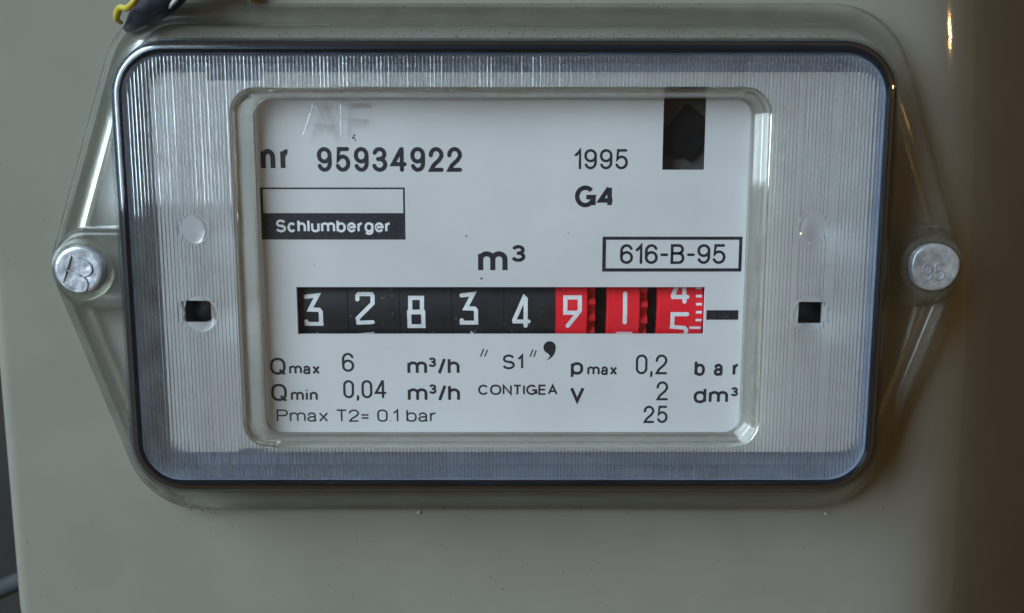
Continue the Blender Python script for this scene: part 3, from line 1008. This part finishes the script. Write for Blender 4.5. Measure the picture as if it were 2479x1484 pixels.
# lugs with their plugs
for side, (bx, by) in ((-1, (193, 653)), (1, (2262, 647))):
    lx, lz = P(bx, by, 3.5)
    edge = DX0 - 0.1 if side < 0 else DX1 + 0.1
    half = 7.4
    def lug_loop(d):
        r = half + d
        pts = []
        for k in range(25):
            a = R(90 + 180 * k / 24) if side < 0 else R(-90 + 180 * k / 24)
            pts.append((lx + side * -0.4 + (r * 0.86) * math.cos(a), lz + r * math.sin(a)))
        if side < 0:
            return pts + [(edge, lz - r), (edge, lz + r)]
        return pts + [(edge, lz + r), (edge, lz - r)]
    loft('mounting_lug', [(lug_loop(0.9), 9.9), (lug_loop(0.6), 6.2), (lug_loop(0.1), 5.0), (lug_loop(-0.8), 4.4), (lug_loop(-1.6), 4.4), (lug_loop(-2.2), 4.9)], M['flange_glass'], cover, cap_first=True, cap_last=True, angle=60)
    pr = 4.75
    prof = [(pr + 1.4, 4.75), (pr + 1.1, 4.25), (pr + 0.5, 4.05), (pr + 0.15, 4.4), (pr + 0.15, 4.7)]
    loft('plug_collar', [([(lx + r * math.cos(2 * math.pi * k / 40), lz + r * math.sin(2 * math.pi * k / 40)) for k in range(40)], y) for r, y in prof], M['flange_glass'], cover, close=True)
    prof = [(pr, 5.0), (pr, 3.6), (pr - 0.12, 3.3), (pr - 0.4, 3.12), (pr - 0.9, 3.08), (pr * 0.5, 3.2)]
    lop = [([(lx + r * (1 + 0.03 * math.sin(3 * t + side)) * math.cos(t), lz + r * (1 + 0.03 * math.cos(2 * t)) * math.sin(t)) for t in [2 * math.pi * k / 48 for k in range(48)]], y) for r, y in prof]
    plug = loft('seal_plug', lop, M['plug'], meter, cap_last=True, angle=40, label='grey plug stamped with the letter B' if side < 0 else 'grey plug stamped 95')
    ink = []
    if side < 0:
        raw = [G['B'][1][0]]
        W_, H_, rot, ox, oz = 5.0, 6.6, R(-24), -0.35, -1.1
        cases = [(raw, W_, H_, ox, oz)]
    else:
        cases = [(G['9'][1], 1.7, 3.0, -1.5, -0.9), (G['5'][1], 1.7, 3.0, 0.8, -0.9)]
        rot = R(4)
    verts, faces = [], []
    for strokes, W_, H_, ox, oz in cases:
        for st in strokes:
            closed = st[0] == 'c'
            pts = st[1:] if closed else st
            q = []
            for u, t in pts:
                a_, b_ = (u - 0.5) * W_ , (t - 0.5) * H_
                q.append((lx + ox + a_ * math.cos(rot) - b_ * math.sin(rot), lz + oz + a_ * math.sin(rot) + b_ * math.cos(rot)))
            if side < 0:
                q = [(min(max(x_, lx - 4.2), lx + 4.2), z_) for x_, z_ in q]
                q = [((x_ - lx) * min(1, 4.15 / max(1e-6, math.hypot(x_ - lx, z_ - lz))) + lx, (z_ - lz) * min(1, 4.15 / max(1e-6, math.hypot(x_ - lx, z_ - lz))) + lz) for x_, z_ in q]
            m = len(q)
            for k in range(m if closed else m - 1):
                (xa, za), (xb, zb) = q[k], q[(k + 1) % m]
                d = Vector((xb - xa, zb - za))
                if d.length < 1e-5: continue
                d.normalize(); nn = Vector((-d.y, d.x)); w = 0.42 if side < 0 else 0.30
                b = len(verts)
                for ex, ez in ((xa, za), (xb, zb)):
                    for c_, h_ in ((-0.5, 0), (-0.3, 0.27 if side < 0 else 0.13), (0.3, 0.27 if side < 0 else 0.13), (0.5, 0)):
                        verts.append((ex + nn.x * w * c_, 3.17 - h_, ez + nn.y * w * c_))
                for j in range(3):
                    faces.append((b + j, b + j + 1, b + 5 + j, b + 4 + j))
    st = obj('stamped_mark', verts, faces, M['plug'], plug)
    fix_normals(st)

# dust on the outside of the pane and window
verts, faces = [], []
for k in range(46):
    if k < 24:
        x, y = random.uniform(722, 1340), random.uniform(698, 806)
    else:
        x, y = random.uniform(660, 1790), random.uniform(260, 1040)
    cx_, cz = P(x, y, YP)
    a = random.uniform(0, math.pi); L = random.uniform(0.06, 0.28); w = random.uniform(0.04, 0.08)
    dx, dz = math.cos(a), math.sin(a)
    b = len(verts)
    for s, t in ((-1, -1), (1, -1), (1, 1), (-1, 1)):
        verts.append((cx_ + dx * L * s / 2 - dz * w * t / 2, YP - 0.02, cz + dz * L * s / 2 + dx * w * t / 2))
    faces.append((b, b + 1, b + 2, b + 3))
obj('dust', verts, faces, M['dust'], cover, kind='stuff')

# grime settled on the ledge above and round the dome
verts, faces = [], []
for k in range(900):
    if k < 640:
        x, z = random.uniform(-62, 60), DZ1 + abs(random.gauss(0, 1.0)) + 0.3
    elif k < 780:
        a = R(random.uniform(180, 262)); z = -27 + 16.8 * math.sin(a) + random.gauss(0, 0.5); x = -58 + 16.8 * math.cos(a) + random.gauss(0, 0.5)
    else:
        x, z = random.uniform(-60, 58), random.choice((56.2, -42.6)) + random.gauss(0, 0.35)
    a = random.uniform(0, math.pi); L = random.uniform(0.1, 0.6) * random.random() + 0.1; w = random.uniform(0.06, 0.16)
    dx, dz = math.cos(a), math.sin(a)
    b = len(verts)
    y = 6.0 if abs(z - DZ1) < 6 else 6.7
    for s_, t in ((-1, -1), (1, -1), (1, 1), (-1, 1)):
        verts.append((x + dx * L * s_ / 2 - dz * w * t / 2, y, z + dz * L * s_ / 2 + dx * w * t / 2))
    faces.append((b, b + 1, b + 2, b + 3))
obj('grime', verts, faces, M['dirt'], cover, kind='stuff')
# dust and paint chips on the body front
verts, faces = [], []
for k in range(150):
    x, z = random.uniform(-102, 84), random.choice((random.uniform(-70, -44), random.uniform(-60, 62)))
    if abs(x - CXM) < 90 and -44 < z < 57.5: continue
    n, q, b = 6, random.uniform(0.05, 0.16), len(verts)
    verts += [(x + q * random.uniform(0.6, 1.2) * math.cos(2 * math.pi * i / n), BODY_Y - 0.02 + bend(0)(x, z), z + q * random.uniform(0.6, 1.2) * math.sin(2 * math.pi * i / n)) for i in range(n)]
    faces.append(tuple(b + i for i in range(n)))
obj('dust', verts, faces, M['dirt'], body, kind='stuff')
for x, y, r in ((1012, 1241, 5), (1997, 1243, 3.5)):
    blob('paint_chip', x, y, r, BODY_Y - 0.1, M['dust'], body)

# ---------------------------------------------------------------- things beside the meter
def pt(x, y, Y):
    a, b = P(x, y, Y)
    return (a, Y, b)
c = tube('signal_cable', [pt(520, -150, 3), pt(455, -80, 3.5), pt(395, -10, 5), pt(345, 35, 7.5), pt(306, 74, 9.3)], [3.6, 3.6, 3.3, 2.4, 0.5], M['cable'], None, 16)
c['label'] = 'dark blue cable end running down behind the top corner of the cover'
c['category'] = 'cable'
c = tube('sealing_wire', [pt(333, -6, 1.0), pt(322, 8, 0.8), pt(307, 20, 2.0), pt(292, 19, 4), pt(284, 32, 5), pt(283, 47, 6), pt(293, 55, 8)], [0.5, 0.6, 0.55, 0.62, 0.68, 0.55, 0.4], M['yellow'], None, 12)
c['label'] = 'yellow sleeved wire loop wrapped round the dark blue cable end'
c['category'] = 'wire'
c = tube('pale_cord', [pt(470, -60, 1), pt(432, -8, 2), pt(408, 18, 4), pt(392, 32, 7)], 0.42, M['white_cord'], None, 10)
c['label'] = 'thin pale plastic cord lying beside the dark blue cable'
c['category'] = 'cord'
c = tube('brown_wire', [pt(596, -40, 7), pt(606, -8, 8), pt(622, 8, 9), pt(636, 16, 9.4)], [1.0, 0.9, 0.7, 0.3], M['brown'], None, 10)
c['label'] = 'short brown wire tip touching the top edge of the cover flange'
c['category'] = 'wire'
c = tube('grey_pipe', [pt(-160, 1500, 60), pt(-60, 1455, 58), pt(20, 1418, 56), pt(70, 1398, 56)], 2.4, M['grey'], None, 20)
c['label'] = 'grey pipe behind the rounded lower corner of the meter'
c['category'] = 'pipe'
